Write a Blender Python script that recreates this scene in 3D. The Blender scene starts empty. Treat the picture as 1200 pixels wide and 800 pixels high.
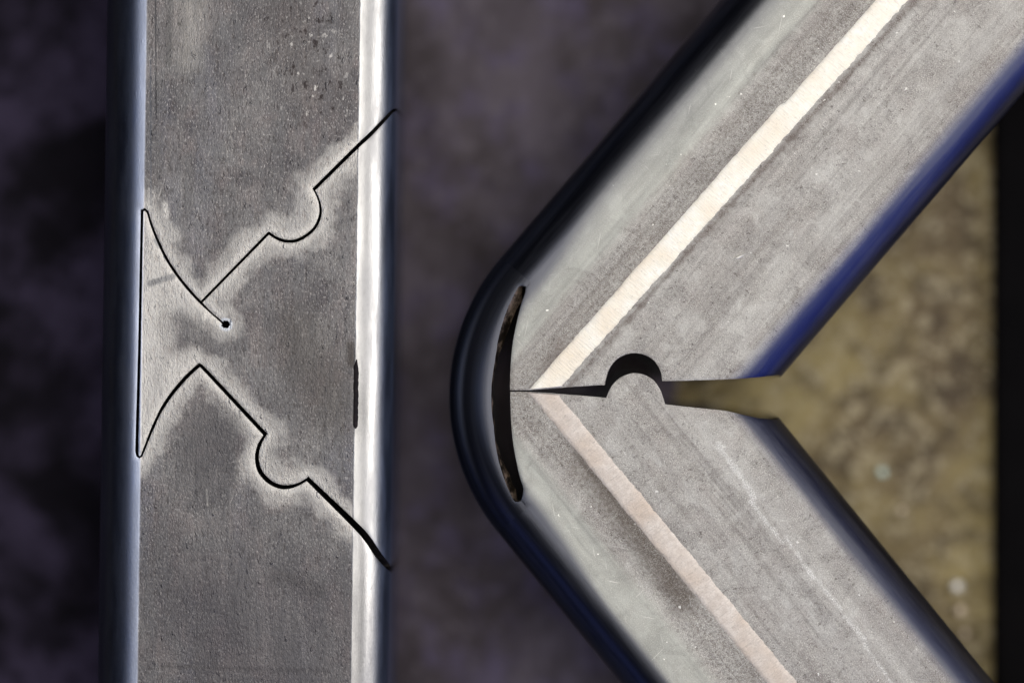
import bpy, bmesh, math, random
from mathutils import Vector, noise
from mathutils.geometry import delaunay_2d_cdt

random.seed(7)
sc = bpy.context.scene
COL = sc.collection
U = 0.060 / 338.0            # metres per photograph pixel on the tubes' top plane (60 mm tube = 338 px)
HT = 338.0                   # tube height (square section), in the same unit
ZTOP = HT * U

# ------------------------------------------------------------------ camera
cam_d = bpy.data.cameras.new('camera')
cam = bpy.data.objects.new('camera', cam_d); COL.objects.link(cam)
DIST = 5000.0                # camera height above the tube tops
cam_d.sensor_width = 36.0
cam_d.lens = 36.0 * DIST / 1200.0
cam.location = (0, 0, ZTOP + DIST * U)
cam.rotation_euler = (0, 0, 0)
cam_d.clip_start = 0.02; cam_d.clip_end = 50
cam_d.dof.use_dof = True
cam_d.dof.focus_distance = DIST * U
cam_d.dof.aperture_fstop = 2.9
sc.camera = cam

# ------------------------------------------------------------------ world (a dim, bluish workshop) and lamps
w = bpy.data.worlds.new('World'); sc.world = w; w.use_nodes = True
bg = w.node_tree.nodes['Background']
bg.inputs['Color'].default_value = (0.35, 0.42, 1.0, 1)
bg.inputs['Strength'].default_value = 0.014

def area(name, loc, target, sx, sy, power, col):
    d = bpy.data.lights.new(name, 'AREA'); d.shape = 'RECTANGLE'; d.size = sx; d.size_y = sy
    d.energy = power; d.color = col
    o = bpy.data.objects.new(name, d); COL.objects.link(o); o.location = loc
    o.rotation_euler = (Vector(target) - Vector(loc)).to_track_quat('-Z', 'Y').to_euler()
    return o
area('overhead_lamp', (0.30, 0.16, 2.0), (0.02, 0, 0), 1.30, 1.40, 19.0, (1.0, 0.965, 0.91))
area('window_lamp', (1.72, 0.02, 1.02), (-0.05, 0, 0.05), 0.36, 0.85, 11.5, (1.0, 0.97, 0.93))
area('blue_lamp', (1.0, -1.1, 0.65), (0.03, 0, 0.05), 0.9, 0.5, 3.8, (0.22, 0.30, 1.0))
area('sky_lamp', (-0.78, 0.0, 1.7), (-0.06, 0, 0.05), 0.14, 0.9, 0.9, (0.45, 0.60, 1.0))

area('blue_lamp_low', (-1.0, -1.2, 0.75), (0.03, 0, 0.05), 0.9, 0.5, 0.7, (0.28, 0.36, 1.0))
area('blue_lamp_far', (0.9, 1.2, 0.75), (0.03, 0, 0.05), 0.9, 0.5, 1.2, (0.3, 0.38, 1.0))
vs = sc.view_settings
vs.view_transform = 'Standard'; vs.look = 'None'; vs.exposure = 0.0; vs.gamma = 1.0
vs.use_curve_mapping = False

# ------------------------------------------------------------------ node helper
class NT:
    def __init__(self, name):
        m = bpy.data.materials.new(name); m.use_nodes = True
        self.m = m; self.t = m.node_tree; self.t.nodes.clear()
        self.out = self.t.nodes.new('ShaderNodeOutputMaterial')
        self.b = self.t.nodes.new('ShaderNodeBsdfPrincipled')
        self.t.links.new(self.b.outputs[0], self.out.inputs[0])
    def put(self, sock, v):
        if v is None: return
        if isinstance(v, bpy.types.NodeSocket): self.t.links.new(v, sock)
        elif isinstance(v, (tuple, list)):
            sock.default_value = tuple(v) + ((1,) if len(v) == 3 and sock.type == 'RGBA' else ())
        else: sock.default_value = v
    def math(self, op, a, b=None, c=None, clamp=False):
        n = self.t.nodes.new('ShaderNodeMath'); n.operation = op; n.use_clamp = clamp
        for i, v in enumerate((a, b, c)): self.put(n.inputs[i], v)
        return n.outputs[0]
    def vmath(self, op, a, b=None):
        n = self.t.nodes.new('ShaderNodeVectorMath'); n.operation = op
        self.put(n.inputs[0], a); self.put(n.inputs[1], b)
        return n.outputs['Value'] if op in ('LENGTH', 'DISTANCE', 'DOT_PRODUCT') else n.outputs[0]
    def attr(self, name):
        n = self.t.nodes.new('ShaderNodeAttribute'); n.attribute_name = name
        return n
    def obj(self):
        return self.t.nodes.new('ShaderNodeTexCoord').outputs['Object']
    def noise(self, vec, scale, detail=3, rough=0.55, dist=0.0):
        n = self.t.nodes.new('ShaderNodeTexNoise')
        self.put(n.inputs['Vector'], vec); n.inputs['Scale'].default_value = scale
        n.inputs['Detail'].default_value = detail; n.inputs['Roughness'].default_value = rough
        n.inputs['Distortion'].default_value = dist
        return n.outputs['Fac']
    def smooth(self, v, a, b, lo=0.0, hi=1.0):
        n = self.t.nodes.new('ShaderNodeMapRange'); n.interpolation_type = 'SMOOTHSTEP'
        self.put(n.inputs['Value'], v); self.put(n.inputs['From Min'], a); self.put(n.inputs['From Max'], b)
        n.inputs['To Min'].default_value = lo; n.inputs['To Max'].default_value = hi
        return n.outputs[0]
    def mix(self, f, a, b, mode='MIX'):
        n = self.t.nodes.new('ShaderNodeMix'); n.data_type = 'RGBA'; n.blend_type = mode
        self.put(n.inputs[0], f); self.put(n.inputs[6], a); self.put(n.inputs[7], b)
        return n.outputs[2]
    def sep(self, v):
        n = self.t.nodes.new('ShaderNodeSeparateXYZ'); self.put(n.inputs[0], v); return n.outputs
    def comb(self, x, y, z=0.0):
        n = self.t.nodes.new('ShaderNodeCombineXYZ')
        for i, v in enumerate((x, y, z)): self.put(n.inputs[i], v)
        return n.outputs[0]
    def bump(self, h, strength, dist, prev=None):
        n = self.t.nodes.new('ShaderNodeBump'); n.inputs['Strength'].default_value = strength
        n.inputs['Distance'].default_value = dist; self.put(n.inputs['Height'], h)
        if prev is not None: self.put(n.inputs['Normal'], prev)
        return n.outputs[0]
    def done(self, col=None, rough=None, metal=None, normal=None, spec=None):
        b = self.b.inputs
        self.put(b['Base Color'], col); self.put(b['Roughness'], rough)
        self.put(b['Metallic'], metal); self.put(b['Normal'], normal)
        if spec is not None: self.put(b['Specular IOR Level'], spec)
        return self.m

def capsule(N, px, py, x0, y0, x1, y1):
    """distance (photo px) from the point px,py to a segment, as nodes"""
    dx, dy = x1 - x0, y1 - y0; l2 = dx * dx + dy * dy + 1e-9
    ax = N.math('SUBTRACT', px, x0); ay = N.math('SUBTRACT', py, y0)
    h = N.math('DIVIDE', N.math('ADD', N.math('MULTIPLY', ax, dx), N.math('MULTIPLY', ay, dy)), l2, clamp=True)
    ex = N.math('SUBTRACT', ax, N.math('MULTIPLY', h, dx)); ey = N.math('SUBTRACT', ay, N.math('MULTIPLY', h, dy))
    return N.math('SQRT', N.math('ADD', N.math('MULTIPLY', ex, ex), N.math('MULTIPLY', ey, ey)))

# attribute "st" on tubes: (across the unrolled wall, along the tube, distance to nearest cut), in photo px
def mat_dark_steel():
    N = NT('mill_scale_steel')
    st = N.sep(N.attr('st').outputs['Vector']); s, t, d = st[0], st[1], st[2]
    pl = N.sep(N.attr('plan').outputs['Vector']); px, py = pl[0], pl[1]
    flat = N.comb(s, t)
    streak = N.comb(s, N.math('MULTIPLY', t, 0.16))
    n_big = N.noise(flat, 0.011, 4, 0.6, 0.4)
    n_str = N.noise(streak, 0.06, 5, 0.65)
    n_fin = N.noise(N.comb(s, N.math('MULTIPLY', t, 0.35)), 0.22, 4, 0.75)
    n_grain = N.noise(N.comb(s, N.math('MULTIPLY', t, 0.5)), 0.55, 2, 0.7)
    # dull grey scale with darker blotches and streaks along the tube
    c = N.mix(N.smooth(n_big, 0.36, 0.64), (0.076, 0.071, 0.076), (0.172, 0.165, 0.164))
    c = N.mix(N.smooth(N.noise(flat, 0.02, 3, 0.6, 0.6), 0.45, 0.65, 0, 0.35), c, (0.20, 0.165, 0.160))
    c = N.mix(N.smooth(N.noise(streak, 0.018, 3, 0.6), 0.50, 0.66, 0, 0.35), c, (0.15, 0.155, 0.185))
    c = N.mix(N.smooth(n_str, 0.35, 0.7, 0, 0.55), c, (0.235, 0.231, 0.233))
    c = N.mix(N.smooth(n_fin, 0.50, 0.68, 0, 0.8), c, (0.070, 0.062, 0.062))
    c = N.mix(N.smooth(n_grain, 0.53, 0.72, 0, 0.6), c, (0.44, 0.42, 0.415))
    # heat-bleached halo along the cuts
    n_h = N.noise(flat, 0.030, 4, 0.6)
    dd = N.math('ADD', d, N.math('MULTIPLY', N.math('SUBTRACT', n_h, 0.5), 48.0))
    halo = N.math('ADD', N.math('ADD', N.smooth(dd, 15.0, 28.0, 0.38, 0.0), N.smooth(dd, 0.0, 24.0, 0.22, 0.0)), N.smooth(d, 2.0, 14.0, 0.40, 0.0))
    hc = N.mix(N.smooth(n_str, 0.3, 0.7), (0.46, 0.445, 0.425), (0.66, 0.64, 0.61))
    hc = N.mix(N.smooth(n_fin, 0.52, 0.72, 0, 0.45), hc, (0.32, 0.25, 0.22))
    c = N.mix(halo, c, hc)
    for (x0, y0, x1, y1, r_) in ((173, 300, 170, 500, 13.0), (190, 330, 184, 450, 17.0), (205, 350, 222, 362, 9.0), (200, 440, 224, 418, 10.0)):
        qq = N.math('ADD', capsule(N, px, py, x0, y0, x1, y1), N.math('MULTIPLY', N.math('SUBTRACT', n_h, 0.5), 22.0))
        c = N.mix(N.smooth(qq, r_ - 9, r_ + 12, 0.55, 0.0), c, hc)
    # faint crossing scratches
    for ang, sc_, th in ((0.35, 0.05, 0.70), (-0.9, 0.06, 0.72), (1.35, 0.05, 0.71)):
        ca, sa = math.cos(ang), math.sin(ang)
        u_ = N.math('ADD', N.math('MULTIPLY', s, ca), N.math('MULTIPLY', t, sa)); v_ = N.math('SUBTRACT', N.math('MULTIPLY', t, ca), N.math('MULTIPLY', s, sa))
        c = N.mix(N.smooth(N.noise(N.comb(N.math('MULTIPLY', u_, 9.0), N.math('MULTIPLY', v_, 0.35)), sc_, 2, 0.5), th, th + 0.05, 0, 0.5), c, (0.42, 0.40, 0.385))
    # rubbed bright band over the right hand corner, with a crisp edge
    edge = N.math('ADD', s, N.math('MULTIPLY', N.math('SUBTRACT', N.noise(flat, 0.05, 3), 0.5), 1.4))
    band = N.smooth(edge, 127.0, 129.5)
    c = N.mix(N.math('MULTIPLY', band, N.smooth(n_fin, 0.4, 0.8, 1.0, 0.8)), c, N.mix(N.smooth(s, 152.0, 172.0), (0.54, 0.535, 0.53), (0.22, 0.27, 0.40)))  # blue reflection painted on the band's outer side
    # left corner: blue highlight line and dark falloff painted into the colour
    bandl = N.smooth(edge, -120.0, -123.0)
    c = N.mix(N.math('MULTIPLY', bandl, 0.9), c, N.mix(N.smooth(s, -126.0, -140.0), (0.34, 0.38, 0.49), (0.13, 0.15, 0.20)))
    # a rolling mark beside the left corner, smears, specks and a painted falloff of light
    def stain_or_shade(x0, y0, x1, y1, r, soft, col, f):
        nonlocal c
        q = N.math('ADD', capsule(N, px, py, x0, y0, x1, y1), N.math('MULTIPLY', N.math('SUBTRACT', n_grain, 0.5), r * 0.9))
        c = N.mix(N.smooth(q, r - soft, r + soft, f, 0.0), c, col)
    stain_or_shade(182, -40, 183, 140, 0.9, 1.0, (0.05, 0.05, 0.055), 0.85)
    stain_or_shade(176.5, 70, 177, 240, 0.8, 1.0, (0.07, 0.08, 0.10), 0.6)
    stain_or_shade(199, -30, 198, 75, 4.0, 4.0, (0.10, 0.10, 0.10), 0.6)
    stain_or_shade(176, 332, 202, 324, 3.5, 2.0, (0.20, 0.20, 0.205), 0.85)
    stain_or_shade(183, 281, 187, 288, 3.0, 2.0, (0.22, 0.23, 0.24), 0.8)
    stain_or_shade(193, 240, 195, 252, 3.0, 3.5, (0.60, 0.58, 0.55), 0.8)
    stain_or_shade(210, 28, 210.5, 29, 2.0, 1.5, (0.03, 0.03, 0.03), 0.9)
    stain_or_shade(264.3, 380, 264.6, 380, 7.6, 1.4, (0.70, 0.74, 0.80), 0.9)
    stain_or_shade(252, 372, 257, 378, 2.4, 2.0, (0.66, 0.64, 0.60), 0.9)
    stain_or_shade(240, 372, 246, 367, 3.2, 2.0, (0.60, 0.58, 0.55), 0.8)
    stain_or_shade(242, 573, 243.5, 592, 0.9, 0.9, (0.55, 0.53, 0.50), 0.8)
    stain_or_shade(190, 780, 385, 786, 2.2, 2.5, (0.07, 0.065, 0.065), 0.55)
    stain_or_shade(325, 676, 372, 690, 9.0, 9.0, (0.07, 0.066, 0.064), 0.5)
    stain_or_shade(411, 405, 412, 425, 5.0, 5.0, (0.06, 0.052, 0.048), 0.8)
    stain_or_shade(250, 398, 226, 378, 14.0, 14.0, (0.18, 0.172, 0.17), 0.3)
    stain_or_shade(270, 720, 330, 760, 95.0, 85.0, (0.085, 0.080, 0.088), 0.6)  # light falling off toward the lower end, painted as a broad dark patch
    stain_or_shade(345, 390, 395, 480, 32.0, 30.0, (0.095, 0.086, 0.080), 0.55)
    stain_or_shade(250, 500, 240, 560, 34.0, 14.0, (0.10, 0.096, 0.10), 0.6)
    stain_or_shade(225, 10, 222, 70, 14.0, 14.0, (0.36, 0.345, 0.32), 0.45)
    stain_or_shade(338, 20, 372, 110, 30.0, 26.0, (0.12, 0.105, 0.10), 0.35)
    pz = N.math('MULTIPLY', N.smooth(capsule(N, px, py, 345, -10, 372, 112), 20.0, 62.0, 1.0, 0.12), N.math('SUBTRACT', 1.0, N.math('MAXIMUM', band, bandl)))
    p2 = N.noise(N.comb(s, N.math('MULTIPLY', t, 0.6)), 0.11, 3, 0.6)
    c = N.mix(N.math('MULTIPLY', N.smooth(p2, 0.58, 0.66, 0, 0.85), pz), c, (0.035, 0.028, 0.028))
    c = N.mix(N.math('MULTIPLY', N.smooth(p2, 0.38, 0.32, 0, 0.7), pz), c, (0.52, 0.50, 0.48))
    r = N.math('ADD', N.smooth(n_str, 0.3, 0.7, 0.34, 0.50), N.math('MULTIPLY', band, -0.02))
    h = N.math('ADD', N.math('MULTIPLY', n_fin, 0.9), N.math('MULTIPLY', n_grain, 0.5))
    pit = N.noise(N.comb(s, N.math('MULTIPLY', t, 0.5)), 0.13, 3, 0.6)
    h = N.math('ADD', h, N.smooth(pit, 0.62, 0.76, 0, -0.6))
    h = N.math('MULTIPLY', h, N.math('SUBTRACT', 1.0, N.math('MULTIPLY', N.math('MAXIMUM', band, bandl), 0.8)))
    nb = N.bump(h, 0.6, 1.3 * U)
    return N.done(c, r, 0.95, nb)

def mat_light_steel(name, o0, o1, cinner, tint=(1.0, 0.995, 0.965)):
    N = NT(name)
    st = N.sep(N.attr('st').outputs['Vector']); s, t = st[0], st[1]
    T = lambda *a: tuple(x * y for x, y in zip(a, tint))
    flat = N.comb(s, t)
    streak = N.comb(s, N.math('MULTIPLY', t, 0.08))
    n_big = N.noise(flat, 0.012, 4, 0.6, 0.5)
    n_str = N.noise(streak, 0.05, 4, 0.6)
    n_fin = N.noise(flat, 0.24, 5, 0.85)
    n_gr = N.noise(flat, 0.75, 3, 0.85)
    pl = N.sep(N.attr('plan').outputs['Vector']); px, py = pl[0], pl[1]
    c = N.mix(N.smooth(n_big, 0.35, 0.65), T(0.43, 0.405, 0.388), T(0.60, 0.585, 0.565))
    c = N.mix(N.smooth(N.noise(flat, 0.022, 3, 0.6, 0.6), 0.46, 0.66, 0, 0.4), c, T(0.40, 0.35, 0.335))
    c = N.mix(N.smooth(n_str, 0.35, 0.7, 0, 0.5), c, T(0.58, 0.56, 0.535))
    roll = N.noise(N.comb(s, N.math('MULTIPLY', t, 0.025)), 0.10, 4, 0.7)
    c = N.mix(N.smooth(roll, 0.48, 0.66, 0, 0.5), c, T(0.27, 0.245, 0.235))
    blot = N.noise(flat, 0.032, 4, 0.65, 0.8)
    c = N.mix(N.smooth(blot, 0.50, 0.64, 0, 0.5), c, T(0.29, 0.265, 0.255))
    c = N.mix(N.smooth(blot, 0.44, 0.34, 0, 0.5), c, T(0.70, 0.69, 0.665))
    # rough brownish scale beside the weld on the outer side
    wob = N.math('MULTIPLY', N.math('SUBTRACT', n_big, 0.5), 60.0)
    q = N.math('ABSOLUTE', N.math('ADD', N.math('ADD', s, 48.0), wob))
    scale = N.math('MULTIPLY', N.smooth(q, 10.0, 34.0, 1.0, 0.0), N.smooth(n_fin, 0.38, 0.62))
    c = N.mix(N.math('MULTIPLY', scale, 0.75), c, T(0.22, 0.19, 0.165))
    # smooth pale greenish band along the outer edge, clean edge
    e = N.math('ADD', s, N.math('MULTIPLY', N.math('SUBTRACT', N.noise(flat, 0.02, 2), 0.5), 9.0))
    band = N.smooth(e, -72.0, -90.0)
    c = N.mix(N.math('MULTIPLY', band, 0.6), c, T(0.26, 0.285, 0.277))
    pt = N.noise(flat, 0.17, 3, 0.6)
    c = N.mix(N.math('MULTIPLY', N.smooth(pt, 0.60, 0.67, 0, 0.75), N.math('MULTIPLY', N.math('SUBTRACT', 1.0, band), N.smooth(blot, 0.40, 0.56, 0.25, 1.0))), c, T(0.11, 0.092, 0.082))
    # whitish scuffs along the inner edge
    q2 = N.math('ABSOLUTE', N.math('SUBTRACT', N.math('ADD', s, N.math('MULTIPLY', wob, 0.3)), 92.0))
    scuff = N.math('MULTIPLY', N.smooth(q2, 3.0, 20.0, 1.0, 0.0), N.smooth(n_fin, 0.42, 0.62))
    c = N.mix(N.math('MULTIPLY', scuff, 0.8), c, T(0.78, 0.77, 0.74))
    notband = N.math('SUBTRACT', 1.0, N.math('MULTIPLY', band, 0.7))
    dk = N.math('MULTIPLY', N.smooth(n_fin, 0.49, 0.64, 0, 0.78), N.math('MULTIPLY', notband, N.smooth(blot, 0.36, 0.58, 0.45, 1.0)))
    c = N.mix(dk, c, T(0.215, 0.19, 0.178))
    lt = N.math('MULTIPLY', N.smooth(n_gr, 0.50, 0.62, 0, 0.85), N.math('MULTIPLY', notband, N.smooth(roll, 0.36, 0.6, 1.0, 0.55)))
    c = N.mix(lt, c, T(0.92, 0.91, 0.88))
    # white scuff lines, a scaly patch beside the lower weld, stray specks
    def mark(x0, y0, x1, y1, r, soft, col, f, brk):
        nonlocal c
        q = N.math('ADD', capsule(N, px, py, x0, y0, x1, y1), N.math('MULTIPLY', N.math('SUBTRACT', N.noise(flat, 0.09, 3, 0.7), 0.5), brk))
        c = N.mix(N.math('MULTIPLY', N.smooth(q, r - soft, r + soft, f, 0.0), N.smooth(n_gr, 0.44, 0.54)), c, col)
    for (x0, y0, x1, y1, r) in ((842, 520, 884, 582, 5.0), (880, 588, 918, 636, 3.0), (921, 629, 952, 676, 2.4), (948, 668, 985, 712, 2.0), (990, 722, 1013, 748, 2.6), (1012, 752, 1045, 800, 1.8)):
        mark(x0, y0, x1, y1, r * 0.7, 2.6, (0.97, 0.96, 0.92), 0.9, 13.0)
    mark(1190, 20, 1000, 200, 6.0, 8.0, (0.66, 0.64, 0.60), 0.6, 20.0)
    mark(690, 540, 800, 700, 16.0, 14.0, (0.10, 0.075, 0.055), 0.85, 26.0)
    mark(640, 430, 660, 405, 8.0, 8.0, (0.25, 0.20, 0.17), 0.5, 14.0)
    mark(660, 459, 790, 314, 2.0, 3.0, (0.17, 0.13, 0.11), 0.8, 14.0)
    mark(790, 314, 1074, 0, 3.0, 3.5, (0.17, 0.13, 0.11), 0.9, 14.0)
    mark(800, 328, 1080, 16, 2.0, 3.0, (0.80, 0.77, 0.72), 0.6, 16.0)
    for ang, sc_, th in ((0.5, 0.05, 0.70), (-0.7, 0.06, 0.71), (1.45, 0.05, 0.70)):
        ca, sa = math.cos(ang), math.sin(ang)
        u_ = N.math('ADD', N.math('MULTIPLY', s, ca), N.math('MULTIPLY', t, sa)); v_ = N.math('SUBTRACT', N.math('MULTIPLY', t, ca), N.math('MULTIPLY', s, sa))
        c = N.mix(N.smooth(N.noise(N.comb(N.math('MULTIPLY', u_, 9.0), N.math('MULTIPLY', v_, 0.35)), sc_, 2, 0.5), th, th + 0.05, 0, 0.55), c, (0.75, 0.73, 0.70))
    speck = N.smooth(N.noise(flat, 0.14, 2, 0.4), 0.745, 0.765)
    c = N.mix(speck, c, (0.95, 0.93, 0.88))
    # rounded corners: dark roll-off and blue reflection painted into the colour
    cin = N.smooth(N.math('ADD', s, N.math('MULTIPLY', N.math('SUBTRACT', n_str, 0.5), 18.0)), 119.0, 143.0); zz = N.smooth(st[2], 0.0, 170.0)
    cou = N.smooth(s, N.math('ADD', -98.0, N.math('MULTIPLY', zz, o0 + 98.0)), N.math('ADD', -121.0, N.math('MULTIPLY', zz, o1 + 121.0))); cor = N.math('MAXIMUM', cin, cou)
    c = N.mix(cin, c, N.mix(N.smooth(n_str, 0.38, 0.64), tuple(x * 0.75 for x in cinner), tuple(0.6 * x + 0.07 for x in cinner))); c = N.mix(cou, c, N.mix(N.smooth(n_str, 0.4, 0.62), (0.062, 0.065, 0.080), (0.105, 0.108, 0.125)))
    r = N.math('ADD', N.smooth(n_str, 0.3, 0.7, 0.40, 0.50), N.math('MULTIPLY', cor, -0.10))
    h = N.math('ADD', N.math('MULTIPLY', n_fin, 1.0), N.math('MULTIPLY', n_gr, 0.6))
    h = N.math('MULTIPLY', h, N.math('SUBTRACT', notband, N.math('MULTIPLY', cor, 0.25)))
    nb = N.bump(h, 0.5, 1.4 * U)
    return N.done(c, r, 0.95, nb)

def mat_weld(name, ca, cb, n):
    """n: across direction in the plan, so that the grinding marks run across the strip"""
    N = NT(name); o = N.vmath('SCALE', N.obj()); o.node.inputs['Scale'].default_value = 1 / U
    q = N.sep(o)
    a = N.math('ADD', N.math('MULTIPLY', q[0], n[0]), N.math('MULTIPLY', q[1], n[1]))
    b = N.math('SUBTRACT', N.math('MULTIPLY', q[1], n[0]), N.math('MULTIPLY', q[0], n[1]))
    n0 = N.noise(o, 0.025, 3, 0.6); n1 = N.noise(o, 0.10, 4, 0.7); n2 = N.noise(o, 0.45, 3, 0.75)
    g = N.noise(N.comb(N.math('MULTIPLY', a, 0.12), b), 0.55, 3, 0.7)
    c = N.mix(N.smooth(n1, 0.35, 0.7), ca, cb)
    c = N.mix(N.smooth(n0, 0.45, 0.7, 0, 0.5), c, tuple(x * y for x, y in zip(ca, (0.92, 0.82, 0.72))))
    c = N.mix(N.smooth(g, 0.48, 0.70, 0, 0.4), c, tuple(x * 0.66 for x in ca))
    c = N.mix(N.smooth(n2, 0.60, 0.74, 0, 0.6), c, tuple(x * 0.40 for x in ca))
    h = N.math('ADD', g, N.math('MULTIPLY', n2, 0.6))
    return N.done(c, 0.5, 0.85, N.bump(h, 0.4, 1.0 * U))

def mat_cut(name, ca, cb, rough=0.45, metal=0.8, sc_=0.25):
    N = NT(name); o = N.vmath('SCALE', N.obj()); o.node.inputs['Scale'].default_value = 1 / U
    n1 = N.noise(o, sc_, 3, 0.7)
    return N.done(N.mix(N.smooth(n1, 0.42, 0.68), ca, cb), rough, metal, N.bump(n1, 0.3, 1.0 * U))

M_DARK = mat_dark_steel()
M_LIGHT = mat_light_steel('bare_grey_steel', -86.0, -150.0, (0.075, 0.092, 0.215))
M_LIGHT2 = mat_light_steel('bare_grey_steel_sharp_shade', -118.0, -130.0, (0.085, 0.092, 0.145))  # differs from the other steel by its painted corner shade and blue
M_CUT = mat_cut('laser_cut_face', (0.06, 0.055, 0.055), (0.12, 0.105, 0.10))
M_CUTB = mat_cut('torn_cut_face', (0.03, 0.022, 0.02), (0.80, 0.62, 0.48), 0.4, 0.8, 0.06)  # bright tan patches are painted glints along the torn edge of the slot
M_IN = mat_cut('tube_inside', (0.05, 0.05, 0.055), (0.09, 0.085, 0.085), 0.6)
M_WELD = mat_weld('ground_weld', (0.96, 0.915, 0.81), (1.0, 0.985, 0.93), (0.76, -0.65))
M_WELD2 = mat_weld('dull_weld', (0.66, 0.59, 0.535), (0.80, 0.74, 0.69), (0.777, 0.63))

# ------------------------------------------------------------------ helpers
def P3(x, y, z=0.0):
    """photo px on the tubes' top plane (+ height in px) -> scene metres"""
    return ((x - 600.0) * U, (400.0 - y) * U, ZTOP + z * U)

def FL(x, y):
    """where a point seen at photo px x,y lies on the floor, in top-plane px"""
    k = (DIST + HT) / DIST
    return (600 + (x - 600) * k, 400 + (y - 400) * k)

def empty(name, x, y, label, cat, group=None):
    o = bpy.data.objects.new(name, None); COL.objects.link(o)
    o.empty_display_size = 0.01
    p = P3(x, y); o.location = (p[0], p[1], 0.0)
    o['label'] = label; o['category'] = cat
    if group: o['group'] = group
    return o

def add_mesh(name, verts, faces, mats, fmat=None, parent=None, smooth=None):
    me = bpy.data.meshes.new(name); me.from_pydata(verts, [], faces)
    for m in mats: me.materials.append(m)
    if fmat: me.polygons.foreach_set('material_index', fmat)
    if smooth is not None:
        me.polygons.foreach_set('use_smooth', smooth if isinstance(smooth, list) else [smooth] * len(faces))
    me.update()
    o = bpy.data.objects.new(name, me); COL.objects.link(o)
    if parent:
        o.parent = parent
        o.matrix_parent_inverse.identity()
        # vertices are given in scene space: express them in the parent's
        off = parent.location
        for v in me.vertices: v.co -= off
    return o

def catmull(pts, step=4.0):
    out = []
    n = len(pts)
    for i in range(n - 1):
        p0 = pts[max(i - 1, 0)]; p1 = pts[i]; p2 = pts[i + 1]; p3 = pts[min(i + 2, n - 1)]
        k = max(1, int(math.dist(p1[:2], p2[:2]) / step))
        for j in range(k):
            u = j / k
            out.append(tuple(0.5 * ((2 * b) + (c - a) * u + (2 * a - 5 * b + 4 * c - d) * u * u + (3 * b - a - 3 * c + d) * u ** 3)
                             for a, b, c, d in zip(p0, p1, p2, p3)))
    out.append(tuple(pts[-1]))
    return out

def in_poly(x, y, poly):
    r = False; j = len(poly) - 1
    for i in range(len(poly)):
        xi, yi = poly[i]; xj, yj = poly[j]
        if (yi > y) != (yj > y) and x < (xj - xi) * (y - yi) / (yj - yi) + xi: r = not r
        j = i
    return r

def seg_dist(x, y, a, b):
    dx, dy = b[0] - a[0], b[1] - a[1]; l = dx * dx + dy * dy
    u = 0 if l < 1e-12 else max(0, min(1, ((x - a[0]) * dx + (y - a[1]) * dy) / l))
    return math.hypot(x - a[0] - u * dx, y - a[1] - u * dy)

# ------------------------------------------------------------------ tube section
W, RC, TH = 344.0, 48.0, 17.0
FA = W / 2 - RC                         # half of the flat face
LQ = math.pi * RC / 2                   # corner length
SM = FA + LQ + (HT / 2 - RC)            # down to half height of the wall

def sec(s):
    """unrolled s -> (across, z, normal across, normal z)"""
    g = 1 if s >= 0 else -1; a = abs(s)
    if a <= FA: return (s, 0.0, 0.0, 1.0)
    if a <= FA + LQ:
        f = (a - FA) / RC
        return (g * (FA + RC * math.sin(f)), -RC + RC * math.cos(f), g * math.sin(f), math.cos(f))
    return (g * W / 2, -RC - (a - FA - LQ), float(g), 0.0)

def unsec(x):
    g = 1 if x >= 0 else -1; a = abs(x)
    if a <= FA: return x
    return g * (FA + RC * math.asin(min(1.0, (a - FA) / RC)))

S_GRID = [-SM, -SM + 50]
k = -(FA + LQ)
S_GRID += [k + i * LQ / 16 for i in range(17)]
S_GRID += [-FA + i * (2 * FA) / 46 for i in range(1, 46)]
S_GRID += [FA + i * LQ / 16 for i in range(17)] + [SM - 50, SM]

def shell(st, tris, frame, dist, skip):
    """outer skin + inner skin + cut faces for the upper half and, mirrored, the lower half of a tube.
    st: unrolled points; frame(s,t,inset) -> plan x, plan y, z ; returns verts, faces, mat ids, smooth, attributes"""
    V, F, FM, SMO, A, PL = [], [], [], [], [], []
    cnt = {}
    for tr in tris:
        for i in range(3):
            a, b = tr[i], tr[(i + 1) % 3]
            cnt[(a, b)] = True
    border = [(a, b) for (a, b) in cnt if (b, a) not in cnt and not skip(st[a], st[b])]
    used = sorted({i for tr in tris for i in tr}); re = {i: k for k, i in enumerate(used)}
    rim = {i for e in border for i in e}
    outer = [frame(st[i][0], st[i][1], 0.4 if i in rim else 0.0) for i in used]
    inner = [frame(st[i][0], st[i][1], TH) for i in used]
    ds = [dist(st[i][0], st[i][1]) for i in used]
    for half in (0, 1):
        mz = (lambda z: z) if half == 0 else (lambda z: -HT - z)
        fl = (lambda f: f) if half == 0 else (lambda f: tuple(reversed(f)))
        def emit(p, i, dd):
            V.append(P3(p[0], p[1], mz(p[2]))); A.append((st[used[i]][0], st[used[i]][1], dd)); PL.append((p[0], p[1], 0.0))
            return len(V) - 1
        o0 = len(V)
        for i, p in enumerate(outer): emit(p, i, ds[i])
        i0 = len(V)
        for i, p in enumerate(inner): emit(p, i, ds[i])
        for tr in tris:
            q = [re[j] for j in tr]
            F.append(fl(tuple(o0 + j for j in q))); FM.append(0); SMO.append(True)
            F.append(fl(tuple(i0 + j for j in reversed(q)))); FM.append(2); SMO.append(True)
        for a, b in border:
            ra, rb = re[a], re[b]
            v = [emit(outer[ra], ra, ds[ra]), emit(outer[rb], rb, ds[rb]), emit(inner[rb], rb, ds[rb]), emit(inner[ra], ra, ds[ra])]
            F.append(fl((v[1], v[0], v[3], v[2]))); FM.append(1); SMO.append(False)
    return V, F, FM, SMO, A, PL

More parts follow.
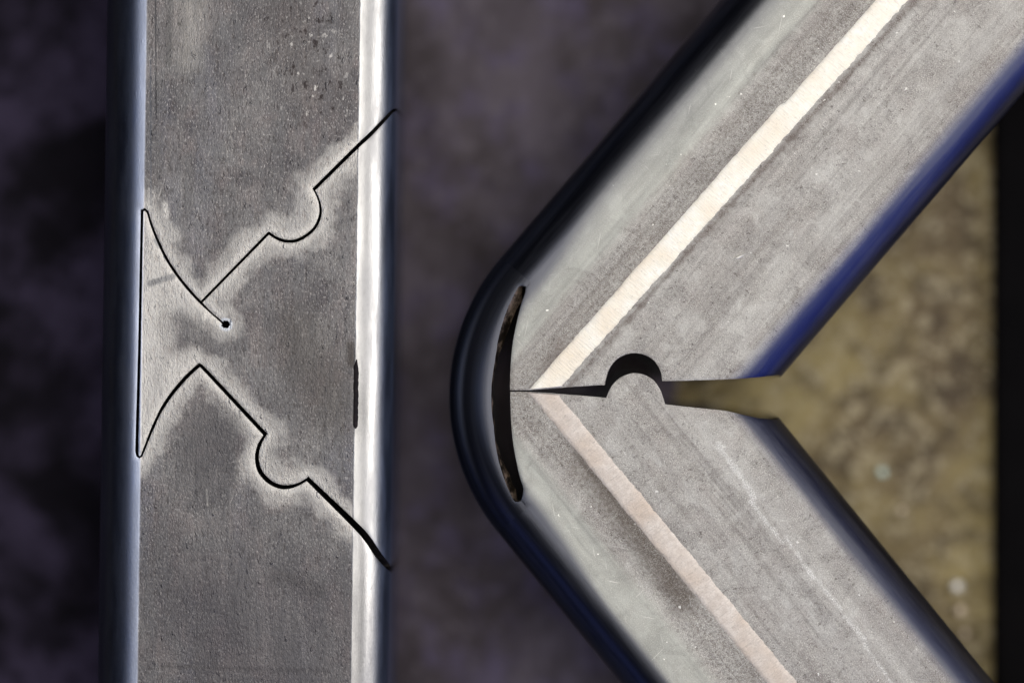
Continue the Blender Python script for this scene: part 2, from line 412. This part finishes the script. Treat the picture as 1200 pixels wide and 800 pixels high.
def shell_object(name, st, tris, frame, dist, skip, mats, parent):
    V, F, FM, SMO, A, PL = shell(st, tris, frame, dist, skip)
    o = add_mesh(name, V, F, mats, FM, parent, SMO)
    for nm, data in (('st', A), ('plan', PL)):
        at = o.data.attributes.new(nm, 'FLOAT_VECTOR', 'POINT')
        at.data.foreach_set('vector', [c for v in data for c in v])
    return o

def cdt(points, loops, closed=True):
    vs_ = [Vector(p) for p in points]; ed = []
    for lp in loops:
        b = len(vs_); vs_ += [Vector(p) for p in lp]
        n = len(lp)
        ed += [(b + i, b + (i + 1) % n) for i in range(n if closed else n - 1)]
    r = delaunay_2d_cdt(vs_, ed, [], 0, 1e-4)
    out = [(v.x, v.y) for v in r[0]]
    tris = []
    for f in r[2]:
        f = list(f)
        a = sum(out[f[i]][0] * out[f[(i + 1) % 3]][1] - out[f[(i + 1) % 3]][0] * out[f[i]][1] for i in range(3))
        if abs(a) < 1e-7: continue
        tris.append(tuple(f) if a > 0 else tuple(reversed(f)))
    return out, tris

# ================================================================== SETTING
def mat_floor():
    N = NT('gritty_floor'); o = N.obj()
    a = N.noise(o, 24, 5, 0.65); b = N.noise(o, 130, 3, 0.65); g = N.noise(o, 330, 3, 0.75)
    c = N.mix(N.smooth(a, 0.38, 0.62), (0.19, 0.142, 0.080), (0.42, 0.335, 0.150))
    c = N.mix(N.smooth(b, 0.46, 0.62, 0, 0.55), c, (0.075, 0.058, 0.040))
    c = N.mix(N.smooth(g, 0.52, 0.60, 0, 0.8), c, (0.52, 0.44, 0.27))
    return N.done(c, 0.8, 0.0, N.bump(b, 0.6, 0.003), 0.2)

def mat_mat():
    N = NT('dark_felt'); o = N.obj(); q = N.sep(o)
    a = N.noise(o, 26, 4, 0.6, 0.4); b = N.noise(o, 75, 4, 0.65); f = N.noise(o, 260, 3, 0.75)
    fib = N.noise(N.comb(q[0], N.math('MULTIPLY', q[1], 0.3)), 120, 3, 0.7)
    c = N.mix(N.smooth(a, 0.38, 0.62), (0.098, 0.081, 0.084), (0.200, 0.170, 0.195))
    c = N.mix(N.smooth(b, 0.47, 0.64, 0, 0.45), c, (0.20, 0.165, 0.29))
    c = N.mix(N.smooth(fib, 0.48, 0.66, 0, 0.4), c, (0.060, 0.048, 0.048))
    c = N.mix(N.smooth(f, 0.54, 0.64, 0, 0.35), c, (0.29, 0.25, 0.28))
    return N.done(c, 0.95, 0.0, N.bump(b, 0.6, 0.003), 0.1)

def grid_sheet(name, x0, x1, y0, y1, nx, ny, zf, m, thick=0.0):
    V, F = [], []
    for j in range(ny + 1):
        for i in range(nx + 1):
            x = x0 + (x1 - x0) * i / nx; y = y0 + (y1 - y0) * j / ny
            V.append((x, y, zf(x, y)))
    for j in range(ny):
        for i in range(nx):
            a = j * (nx + 1) + i; F.append((a, a + 1, a + nx + 2, a + nx + 1))
    return add_mesh(name, V, F, [m], None, None, True)

floor = grid_sheet('floor', -1.6, 1.6, -1.6, 1.6, 60, 60, lambda x, y: -0.0012 + 0.0006 * noise.noise((x * 9, y * 9, 0)), mat_floor())
floor['kind'] = 'structure'

# a purplish felt sheet between the tubes and a sheet with the shade put into its colour at the far left; the edges run below the tubes
def mat_shade_sheet():
    N = NT('shade_sheet'); o = N.obj()
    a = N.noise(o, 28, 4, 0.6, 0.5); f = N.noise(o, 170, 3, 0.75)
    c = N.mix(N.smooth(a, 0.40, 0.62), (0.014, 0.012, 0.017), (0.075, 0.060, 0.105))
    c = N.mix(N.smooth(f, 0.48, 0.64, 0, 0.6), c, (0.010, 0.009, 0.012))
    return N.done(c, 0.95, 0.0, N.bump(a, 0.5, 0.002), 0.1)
def sheet(name, left, right, m, label, cat):
    """left / right: plan x (metres) of the two borders as functions of y (metres)"""
    V, F = [], []
    nx, ny = 50, 60; y0, y1 = -0.45, 0.45
    for lay in (0, 1):
        for j in range(ny + 1):
            y = y0 + (y1 - y0) * j / ny
            for i in range(nx + 1):
                x = left(y) + (right(y) - left(y)) * i / nx
                V.append((x, y, -0.0002 * abs(noise.noise((x * 25, y * 25, 3))) - (0.0 if lay == 0 else 0.0004)))
    L = (nx + 1) * (ny + 1)
    for j in range(ny):
        for i in range(nx):
            a = j * (nx + 1) + i
            F.append((a, a + 1, a + nx + 2, a + nx + 1)); F.append((L + a + nx + 1, L + a + nx + 2, L + a + 1, L + a))
    for j in range(ny):
        a = j * (nx + 1) + nx; F.append((a, L + a, L + a + nx + 1, a + nx + 1))
        a = j * (nx + 1); F.append((a + nx + 1, L + a + nx + 1, L + a, a))
    for i in range(nx):
        F.append((i, L + i, L + i + 1, i + 1)); a = ny * (nx + 1) + i; F.append((a + 1, L + a + 1, L + a, a))
    o = add_mesh(name, V, F, [m], None, None, False)
    o['label'] = label; o['category'] = cat
    return o
(fx0, fy0), (fx1, fy1) = FL(862, 0), FL(738, 800)
def felt_right(y):
    py = 400 - y / U
    return (fx0 + (fx1 - fx0) * (py - fy0) / (fy1 - fy0) - 600) * U + 0.0012 * noise.noise((y * 40, 1, 2))
seam_x = lambda y: (285 - 600) * U
sheet('felt_sheet', lambda y: seam_x(y) + 0.0005, felt_right, mat_mat(), 'purplish grey felt sheet lying between the straight tube and the elbow', 'felt sheet')
sheet('shade_sheet', lambda y: -0.5, seam_x, mat_shade_sheet(), 'nearly black sheet left of the straight tube, shade put into its colour', 'cloth')

# low black strip on the floor along the right border
def mat_border_strip():
    N = NT('matt_black'); o = N.obj(); n = N.noise(o, 60, 4, 0.6)
    return N.done(N.mix(n, (0.003, 0.0028, 0.003), (0.008, 0.007, 0.007)), 0.9, 0.0, N.bump(n, 0.3, 0.002), 0.05)
bx0, _ = FL(1164, 400); bx1 = bx0 + 230
bm = bmesh.new()
prof = [(bx0, 0), (bx0, 10), (bx0 + 3, 15), (bx0 + 9, 17), (bx1 - 9, 17), (bx1 - 3, 15), (bx1, 10), (bx1, 0)]
rows = []
for y in [-900 + 100 * i for i in range(27)]:
    rows.append([bm.verts.new(((x - 600) * U + 0.0006 * noise.noise((y * .01, 5, 1)), (400 - y) * U, z * U)) for x, z in prof])
for a, b in zip(rows, rows[1:]):
    for i in range(len(prof)):
        j = (i + 1) % len(prof); bm.faces.new((a[i], a[j], b[j], b[i]))
bm.faces.new(rows[0]); bm.faces.new(list(reversed(rows[-1])))
bmesh.ops.recalc_face_normals(bm, faces=bm.faces)
me = bpy.data.meshes.new('border_strip'); bm.to_mesh(me); bm.free(); me.materials.append(mat_border_strip())
bar = bpy.data.objects.new('border_strip', me); COL.objects.link(bar)
bar['label'] = 'blurred black strip along the right border'; bar['category'] = 'bar'

# ================================================================== STRAIGHT TUBE (left) AND ITS LOOSE WEDGE
AX0, AX1 = (293.5, 0.0), (282.5, 800.0)
dl = math.dist(AX0, AX1)
dL = ((AX1[0] - AX0[0]) / dl, (AX1[1] - AX0[1]) / dl)       # along (down the picture)
nL = (dL[1], -dL[0])                                        # across, to the right
def left_local(p):
    x, y = p[0] - AX0[0], p[1] - AX0[1]
    return (unsec(x * nL[0] + y * nL[1]), x * dL[0] + y * dL[1])
def left_frame(s, t, inset):
    x, z, nx_, nz_ = sec(s)
    x -= nx_ * inset; z -= nz_ * inset
    return (AX0[0] + nL[0] * x + dL[0] * t, AX0[1] + nL[1] * x + dL[1] * t, z)

# cut centre lines in photo px with their widths
k_up = [(466, 126.0, 3.6), (460, 128.5, 4.2), (451, 139, 4.8), (432.5, 159, 4.8), (417, 173.5, 4.6), (368, 221.8, 4.0)]
k_uparc = [(367.6, 221.5, 2.2), (374, 236, 2.4), (375.2, 252, 3.2), (367.5, 268.5, 3.6), (351, 280.5, 3.6), (338, 282.8, 3.6), (326, 280, 3.4), (315, 273.2, 3.2)]
k_upln = [(315, 273, 3.2), (236, 353.9, 3.0)]
k_upcv = [(169.4, 245.2, 2.6), (172.8, 248.4, 2.6), (177, 262, 2.8), (182.6, 276.7, 3.0), (195, 303, 3.2), (210, 325.6, 3.4), (225, 343.7, 3.4), (235.4, 354.6, 3.2), (246, 365.2, 2.0), (262, 379, 2.4)]
k_slit = [(169.6, 245.2, 2.6), (166.8, 247.2, 3.0), (166.2, 260, 3.2), (163.3, 405, 3.2), (160.7, 504, 3.6), (160.4, 529, 3.6), (161.2, 534, 3.0), (163.4, 535.6, 2.6), (166.0, 533.6, 2.4)]
k_locv = [(165.9, 533.8, 2.4), (171, 520.7, 2.6), (178.5, 502, 3.2), (188.8, 480.3, 3.6), (201.9, 460.6, 4.2), (218.8, 441, 4.6), (233.5, 427.6, 4.4)]
k_loln = [(233, 427.4, 4.4), (236, 428.8, 4.2), (311.3, 509.2, 4.8)]
k_loarc = [(310.8, 508.8, 3.0), (303.5, 522, 4.2), (301, 537.5, 4.8), (305.3, 553, 5.2), (317.5, 565.5, 5.4), (332.5, 570.6, 5.0), (347.5, 568, 3.6), (360.5, 561, 2.8)]
k_lo = [(360, 560.4, 5.4), (415, 613.8, 7.6), (430, 630.5, 8.6), (443, 650, 9.4), (454, 664.5, 8.6), (460, 670, 8.0)]
def run(path, smooth=True):
    p = catmull(path, 4.0) if smooth else path
    return [(*left_local(q), q[2]) for q in p]
kerfs = [run(k_up), run(k_uparc), run(k_upln, False), run(k_upcv), run(k_slit), run(k_locv), run(k_loln), run(k_loarc), run(k_lo)]
kerfs[0].insert(0, (SM + 4, kerfs[0][0][1] + 0.0, 3.6))
kerfs[8].append((SM + 4, kerfs[8][-1][1], 8.0))
def stroke(path, grow=0.0):
    Lf, Rt = [], []
    for i, p in enumerate(path):
        a = path[max(i - 1, 0)]; b = path[min(i + 1, len(path) - 1)]
        dx, dy = b[0] - a[0], b[1] - a[1]; l = math.hypot(dx, dy) or 1
        ux, uy = dx / l, dy / l
        ext = -0.8 if i == 0 else (0.8 if i == len(path) - 1 else 0)
        # wobble of a real laser cut
        h = p[2] / 2 * (1 + 0.10 * noise.noise((p[0] * 0.13, p[1] * 0.13, 0))) + grow
        cx, cy = p[0] + ux * ext, p[1] + uy * ext
        Lf.append((cx - uy * h, cy + ux * h)); Rt.append((cx + uy * h, cy - ux * h))
    return Lf + Rt[::-1]
strokes = [stroke(p) for p in kerfs]
hc_ = left_local((264.3, 380)); hole = [(hc_[0] + (5.0 + 0.9 * math.sin(3 * i)) * math.cos(i * math.pi / 8), hc_[1] + (4.6 + 0.7 * math.cos(2.3 * i)) * math.sin(i * math.pi / 8)) for i in range(16)]
strokes.append(hole)
segs = [(p[i], p[i + 1]) for p in kerfs for i in range(len(p) - 1)]
segs_coarse = []
for p in kerfs:
    q = p[::3] + ([p[-1]] if (len(p) - 1) % 3 else [])
    segs_coarse += [(q[i], q[i + 1]) for i in range(len(q) - 1)]
def cut_dist(s, t):
    if t < 20 or t > 780: return 200.0
    return min(seg_dist(s, t, a, b) for a, b in segs_coarse)

T_GRID = [-600, -420, -280, -170, -90, -40] + [-10 + 6.5 * i for i in range(127)] + [840, 880, 960, 1060, 1200, 1400]
boxes = [(min(p[0] for p in q) - 1, min(p[1] for p in q) - 1, max(p[0] for p in q) + 1, max(p[1] for p in q) + 1) for q in strokes]
def near_cut(s, t, lim=4.0):
    for q, bb in zip(strokes, boxes):
        if bb[0] - 4 <= s <= bb[2] + 4 and bb[1] - 4 <= t <= bb[3] + 4:
            for i in range(len(q)):
                if seg_dist(s, t, q[i], q[(i + 1) % len(q)]) < lim: return True
            if in_poly(s, t, q): return True
    return False
pts = []
for t in T_GRID:
    for s in S_GRID:
        if abs(s) < SM - 1 and near_cut(s, t): continue
        pts.append((s, t))
for p in kerfs:
    for q in stroke(p, 2.2):
        if abs(q[0]) < SM - 3 and not near_cut(q[0], q[1], 1.7): pts.append(q)
for i in range(12):
    q = (hc_[0] + 7.6 * math.cos(i * math.pi / 6), hc_[1] + 7.2 * math.sin(i * math.pi / 6))
    if not near_cut(q[0], q[1], 1.7): pts.append(q)
clip = []
for q in strokes: clip.append([(max(-SM, min(SM, p[0])), p[1]) for p in q])
st, tris = cdt(pts, clip)
keep = []
for tr in tris:
    cx = sum(st[i][0] for i in tr) / 3; cy = sum(st[i][1] for i in tr) / 3
    if any(bb[0] <= cx <= bb[2] and bb[1] <= cy <= bb[3] and in_poly(cx, cy, q) for q, bb in zip(clip, boxes)): continue
    keep.append(tr)
# split into connected pieces
em = {}
for k, tr in enumerate(keep):
    for i in range(3): em.setdefault(frozenset((tr[i], tr[(i + 1) % 3])), []).append(k)
comp = [-1] * len(keep); pieces = []
for k0 in range(len(keep)):
    if comp[k0] >= 0: continue
    stack = [k0]; comp[k0] = len(pieces); cur = []
    while stack:
        k = stack.pop(); cur.append(k)
        tr = keep[k]
        for i in range(3):
            for j in em[frozenset((tr[i], tr[(i + 1) % 3]))]:
                if comp[j] < 0: comp[j] = len(pieces); stack.append(j)
    pieces.append(cur)
pieces.sort(key=len, reverse=True)
print('PIECES', [len(p) for p in pieces], len(st))
skip_mid = lambda a, b: abs(abs(a[0]) - SM) < 0.01 and abs(abs(b[0]) - SM) < 0.01

tube = empty('straight_tube', 285, 400, 'straight dull grey square steel tube with thin black laser cut lines, left of the elbow', 'steel tube')
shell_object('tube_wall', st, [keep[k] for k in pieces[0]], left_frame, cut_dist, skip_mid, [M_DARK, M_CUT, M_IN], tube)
# scab of rolled-in scale along the right corner line of the wedge
wedge = empty('cut_wedge', 330, 400, 'loose wedge with round notches still sitting in the laser cut of the straight tube', 'steel wedge')
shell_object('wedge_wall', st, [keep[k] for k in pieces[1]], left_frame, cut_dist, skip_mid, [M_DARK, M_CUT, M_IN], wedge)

M_SCAB = mat_cut('scale_scab', (0.008, 0.005, 0.006), (0.028, 0.017, 0.018), 0.85, 0.0)
V, F = [], []
n = 30
for i in range(n + 1):
    y = 421 + (502 - 421) * i / n
    xc = 417.6 - 0.011 * (y - 421) + 0.8 * noise.noise((y * .12, 0, 0)); hw = 3.3 * min(1, (i + 0.6) / 4, (n - i + 0.6) / 2) + 0.7 * noise.noise((y * .3, 2, 0))
    for f, z in ((-1, -0.4), (-0.6, 1.2), (0, 1.6 + 0.8 * noise.noise((y * .4, 7, 0))), (0.6, 1.0), (1, -0.6)):
        x = xc + f * hw; sx, zz, _, _ = sec(left_local((x, y))[0])
        V.append(P3(x, y, zz + z))
for i in range(n):
    for j in range(4):
        a = i * 5 + j; F.append((a, a + 5, a + 6, a + 1))
add_mesh('scale_scab', V, F, [M_SCAB], None, wedge, True)['label'] = 'dark brown flake of scale on the corner'

# ================================================================== BENT TUBE (right)
nU, dU, oU = (0.76, 0.65), (0.65, -0.76), 641.0
nD, dD, oD = (0.777, -0.63), (0.63, 0.777), 59.0
def norm(v): l = math.hypot(*v); return (v[0] / l, v[1] / l)
nU, dU, nD, dD = map(norm, (nU, dU, nD, dD))
RB = 253.0
det = nU[0] * nD[1] - nU[1] * nD[0]
CB = (((oU + RB) * nD[1] - (oD + RB) * nU[1]) / det, (nU[0] * (oD + RB) - nD[0] * (oU + RB)) / det)
angU = math.atan2(-nU[1], -nU[0]); angD = math.atan2(-nD[1], -nD[0])   # directions from bend centre to tangent points (y down)
angU = angU % (2 * math.pi); angD = angD % (2 * math.pi)               # angU > pi (up), angD < pi (down)
print('BEND', CB, math.degrees(angU), math.degrees(angD))

def make_limb(name, n, d, off, edge, tfar, t_dense, mats, parent):
    """edge: plan points from the end of the bend's corner, round the slot, along the mitre, to the inner wall"""
    tT = CB[0] * d[0] + CB[1] * d[1]
    def loc(p): return (unsec(p[0] * n[0] + p[1] * n[1] - off - W / 2), p[0] * d[0] + p[1] * d[1])
    def frame(s, t, inset):
        x, z, a, b = sec(s); x -= a * inset; z -= b * inset
        x += off + W / 2
        return (n[0] * x + d[0] * t, n[1] * x + d[1] * t, z)
    tT = CB[0] * d[0] + CB[1] * d[1]
    e = [loc(p) for p in edge]
    poly = [(-SM, tT), (unsec(JE - W / 2), tT)] + e + [(SM, e[-1][1]), (SM, tfar), (-SM, tfar)]
    # finer outer boundary so that straight runs are subdivided
    sub = []
    for i in range(len(poly)):
        a, b = poly[i], poly[(i + 1) % len(poly)]
        m_ = max(1, min(200, int(math.dist(a, b) / 8)))
        for j in range(m_): sub.append((a[0] + (b[0] - a[0]) * j / m_, a[1] + (b[1] - a[1]) * j / m_))
    tmin = min(p[1] for p in poly)
    tg = []; t = tmin
    while t < t_dense: tg.append(t); t += 7.0
    while t < tfar: tg.append(t); t += 60.0
    tg.append(tfar)
    P = []
    for t in tg:
        for s in S_GRID:
            if not in_poly(s, t, poly): continue
            if t < t_dense and min(seg_dist(s, t, poly[i], poly[i + 1]) for i in range(len(poly) - 2)) < 4.0: continue
            P.append((s, t))
    es = [(-FA, tT)] + e + [(SM, e[-1][1])]
    for i in range(1, len(es) - 1):
        a, b = es[i], es[i + 1]
        l = math.dist(a, b) or 1; m_ = max(1, int(l / 5))
        for j in range(m_):
            x, y = a[0] + (b[0] - a[0]) * j / m_, a[1] + (b[1] - a[1]) * j / m_
            for g in (2.2, -2.2):
                q = (x - (b[1] - a[1]) / l * g, y + (b[0] - a[0]) / l * g)
                if abs(q[0]) < SM - 3 and in_poly(q[0], q[1], poly) and min(seg_dist(q[0], q[1], es[k], es[k + 1]) for k in range(len(es) - 1)) > 1.8: P.append(q)
    st_, tr_ = cdt(P, [sub])
    kp = [q for q in tr_ if in_poly(sum(st_[i][0] for i in q) / 3, sum(st_[i][1] for i in q) / 3, poly)]
    sk = lambda a, b: (abs(abs(a[0]) - SM) < 0.01 and abs(abs(b[0]) - SM) < 0.01) or (abs(a[1] - tT) < 0.01 and abs(b[1] - tT) < 0.01 and a[0] < -FA + 1 and b[0] < -FA + 1)
    return shell_object(name, st_, kp, frame, lambda s, t: max(0.0, t - tT), sk, mats, parent)

def on_arc(e, deg):
    """point at distance e inside the outer bend line, deg measured from 'left', up positive"""
    a = math.pi + math.radians(deg)
    return (CB[0] + (RB - e) * math.cos(a), CB[1] + (RB - e) * math.sin(a))
JE = 46.0
dgU = math.degrees(angU - math.pi); dgD = math.degrees(angD - math.pi)
TIPU, TIPD = 38.3, -35.8

arcU = [on_arc(JE, dgU + (TIPU - dgU) * i / 4) for i in range(1, 5)]
cresU = catmull([on_arc(JE, TIPU), (615.5, 343), (609.5, 361), (601.5, 398), (598.3, 430), (597.6, 457.2)], 5)[1:]
sockU = [(621, 457.2), (640, 455.6), (672, 453), (700, 451.2), (708.5, 451)]
sock_arc = catmull([(709.5, 446), (713.5, 433), (722, 421.5), (734, 415), (745, 413.6), (757, 416.2), (767.5, 423.5), (774, 434.5), (776.2, 446.3)], 4)
edgeU = arcU + cresU + sockU + sock_arc + [(800, 446), (850, 444.4), (880, 442.6), (900, 441), (912, 440), (915.5, 439.6)]

arcD = [on_arc(JE, dgD + (TIPD - dgD) * i / 4) for i in range(1, 5)]
cresD = catmull([on_arc(JE, TIPD), (613.5, 573), (608.5, 556), (601.8, 522), (598.8, 490), (597.8, 459)], 5)[1:]
tabD = [(621, 459), (640, 460), (672, 462.6), (700, 465), (710.5, 466)]
tab_arc = catmull([(712, 462), (717, 452), (726, 443), (737, 438), (745, 437), (756, 439.4), (766, 445.5), (773, 455), (776.5, 464), (779.5, 473.5)], 4)
edgeD = arcD + cresD + tabD + tab_arc + [(800, 476), (826, 478.6), (850, 481), (872, 486), (890, 490), (906, 491.4), (912, 491.8)]

bent = empty('bent_tube', 760, 450, 'pale grey steel tube folded into an elbow with pegged mitre, pointing left', 'steel tube')
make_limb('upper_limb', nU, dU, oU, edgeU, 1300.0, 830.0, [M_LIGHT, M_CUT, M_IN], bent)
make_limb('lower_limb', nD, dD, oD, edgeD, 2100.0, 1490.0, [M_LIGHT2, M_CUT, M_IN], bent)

# outer wall wrapping round the bend, torn free from the flat faces along the crescent slot
def slot_e(deg):
    hi, lo = TIPU, TIPD
    if deg >= hi or deg <= lo: return JE
    f = min((hi - deg) / 1.6, (deg - lo) / 1.6, 1.0)
    m = min(1.0, min(hi - deg, deg - lo) / 26.0)
    e = 38.0 + 12.0 * m + 0.5 * noise.noise((deg * 0.35, 4, 0))
    return JE - (JE - e) * math.sqrt(f * (2 - f))
NTH, NS = 160, 22
bst, btr = [], []
def e_to_s(e): return unsec(e - W / 2)
for i in range(NTH + 1):
    dg = dgU + (dgD - dgU) * i / NTH
    s1 = e_to_s(slot_e(dg))
    for j in range(NS + 1):
        if j < 3: s = -SM + (SM - FA - LQ) * j / 3
        else: s = -(FA + LQ) + (s1 + FA + LQ) * (j - 3) / (NS - 3)
        bst.append((s, dg))
for i in range(NTH):
    for j in range(NS):
        a = i * (NS + 1) + j; b = a + 1; c = a + NS + 2; d = a + NS + 1
        btr += [(a, c, b), (a, d, c)]
def bend_frame(s, dg, inset):
    x, z, a, b = sec(s); x -= a * inset; z -= b * inset
    if inset > 2 and TIPD + 1 < dg < TIPU - 1 and s > e_to_s(slot_e(dg)) - 1e-6:      # the torn face slopes
        x += min(1.0, (TIPU - dg) / 4, (dg - TIPD) / 4) * (1.5 + 6.5 * max(0.0, min(1.0, (dg - 8) / 14)) + 3.5 * max(0.0, min(1.0, (-16 - dg) / 10)) + 1.5 * noise.noise((dg * 0.25, 8, 0)))
    p = on_arc(x + W / 2, dg)
    return (p[0], p[1], z)
def skip_b(a, b):
    if abs(a[0] + SM) < 0.01 and abs(b[0] + SM) < 0.01: return True
    if abs(a[1] - b[1]) < 1e-6: return True
    return (a[1] + b[1]) / 2 > TIPU or (a[1] + b[1]) / 2 < TIPD
# orientation check: outward normals
def tri_flip():
    i = (NTH // 2) * (NS + 1) + NS - 2; tr = (i, i + NS + 2, i + 1)
    q = [Vector(P3(*bend_frame(*bst[j], 0.0))) for j in tr]
    return (q[1] - q[0]).cross(q[2] - q[0]).z < 0
if tri_flip(): btr = [tuple(reversed(t)) for t in btr]
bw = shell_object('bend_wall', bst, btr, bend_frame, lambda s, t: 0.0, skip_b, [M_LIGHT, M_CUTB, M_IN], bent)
bw['label'] = 'dark rounded outer wall of the bend beside a crescent slot'

# weld seams, ground almost flush
def seam(name, left, right, mat, parent, seed, n=420, jog=None):
    """left / right: photo px end points (elbow end, far end) of the two edges"""
    V, F = [], []
    prof = [(-1.0, -0.10), (-0.93, 0.16), (-0.6, 0.30), (0, 0.36), (0.6, 0.30), (0.93, 0.16), (1.0, -0.10)]
    for i in range(n + 1):
        u = i / n
        lx = left[0][0] + (left[1][0] - left[0][0]) * u; ly = left[0][1] + (left[1][1] - left[0][1]) * u
        rx = right[0][0] + (right[1][0] - right[0][0]) * u; ry = right[0][1] + (right[1][1] - right[0][1]) * u
        for j, (f, z) in enumerate(prof):
            g = (f + 1) / 2
            w1 = 0.045 * noise.noise((u * 26, seed, 0)) + 0.02 * noise.noise((u * 110, seed, 0)) + 0.015 * noise.noise((u * 260, seed, 0))
            w2 = 0.05 * noise.noise((u * 30, seed + 9, 0)) + 0.04 * noise.noise((u * 110, seed + 5, 0)) + 0.04 * noise.noise((u * 280, seed + 2, 0))
            g = g * (1 + w2) + (1 - g) * w1
            if jog and u > jog: g += 0.10 * (1 - g)
            V.append(P3(lx + (rx - lx) * g, ly + (ry - ly) * g, z + (0.12 * noise.noise((u * 60, f * 2, seed)) if z > 0 else 0)))
    m_ = len(prof)
    for i in range(n):
        for j in range(m_ - 1):
            a = i * m_ + j; F.append((a, a + 1, a + m_ + 1, a + m_))
    for end in (0, n): F.append(tuple(end * m_ + j for j in range(m_)))
    o = add_mesh(name, V, F, [mat], None, parent, [True] * (len(F) - 2) + [False] * 2)
    b = bmesh.new(); b.from_mesh(o.data); bmesh.ops.recalc_face_normals(b, faces=b.faces); b.to_mesh(o.data); b.free()
    return o
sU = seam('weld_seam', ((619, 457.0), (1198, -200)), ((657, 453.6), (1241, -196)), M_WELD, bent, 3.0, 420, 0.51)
sU['label'] = 'bright cream ground weld strip on the upper limb'
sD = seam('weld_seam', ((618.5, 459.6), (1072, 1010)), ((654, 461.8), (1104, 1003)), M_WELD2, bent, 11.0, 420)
sD['label'] = 'pinkish dull weld strip on the lower limb'

# ================================================================== SMALL LOOSE BITS
def mat_chip(name, col):
    N = NT(name); o = N.obj(); n = N.noise(o, 900, 2)
    return N.done(N.mix(n, tuple(x * 0.75 for x in col), col), 0.35, 0.3)
M_CH = [mat_chip('pale_chip', (0.95, 0.92, 0.82)), mat_chip('tan_chip', (0.95, 0.78, 0.58)), mat_chip('green_chip', (0.72, 0.90, 0.80))]
def chip(name, x, y, z, r, h, mat, label, cat, rot=0.0, stretch=1.0, group=None):
    V, F = [], []; n = 7; rnd = random.Random(int(x * 13 + y))
    p = P3(x, y); base = z
    ring = [(r * (0.8 + 0.4 * rnd.random())) for _ in range(n)]
    for hh, k in ((0, 1.0), (0.6, 0.95), (1.0, 0.55)):
        for i in range(n):
            a = 2 * math.pi * i / n; cx, cy = ring[i] * k * math.cos(a) * stretch, ring[i] * k * math.sin(a)
            V.append((U * (cx * math.cos(rot) - cy * math.sin(rot)), U * (cx * math.sin(rot) + cy * math.cos(rot)), hh * h * U))
    for l in (0, 1):
        for i in range(n):
            j = (i + 1) % n; F.append((l * n + i, l * n + j, (l + 1) * n + j, (l + 1) * n + i))
    F.append(tuple(2 * n + i for i in range(n))); F.append(tuple(reversed(range(n))))
    o = add_mesh(name, V, F, [mat], None, None, False); o.location = (p[0], p[1], base)
    o['label'] = label; o['category'] = cat
    if group: o['group'] = group
    return o
G = 'bright chips on the floor'
for (x, y, r, mi, lb) in ((1121, 686, 7.5, 0, 'brightest pale chip on the floor near the black strip'),
                          (1125, 714, 6.5, 1, 'tan chip on the floor just below the brightest chip'),
                          (1131, 742, 5.0, 1, 'faint lowest chip on the floor near the black strip'),
                          (1034, 553, 6.0, 2, 'greenish chip on the floor beside the lower limb'),
                          (1057, 598, 4.6, 1, 'faint tan chip on the floor below the greenish chip')):
    q = FL(x, y); chip('metal_chip', q[0], q[1], -0.0008, r, r * 0.9, M_CH[mi], lb, 'metal chip', group=G)
chip('metal_sliver', 866, 301, ZTOP, 1.5, 1.2, M_CH[0], 'thin bright sliver lying on the upper limb of the elbow', 'metal sliver', 0.52, 5.0)
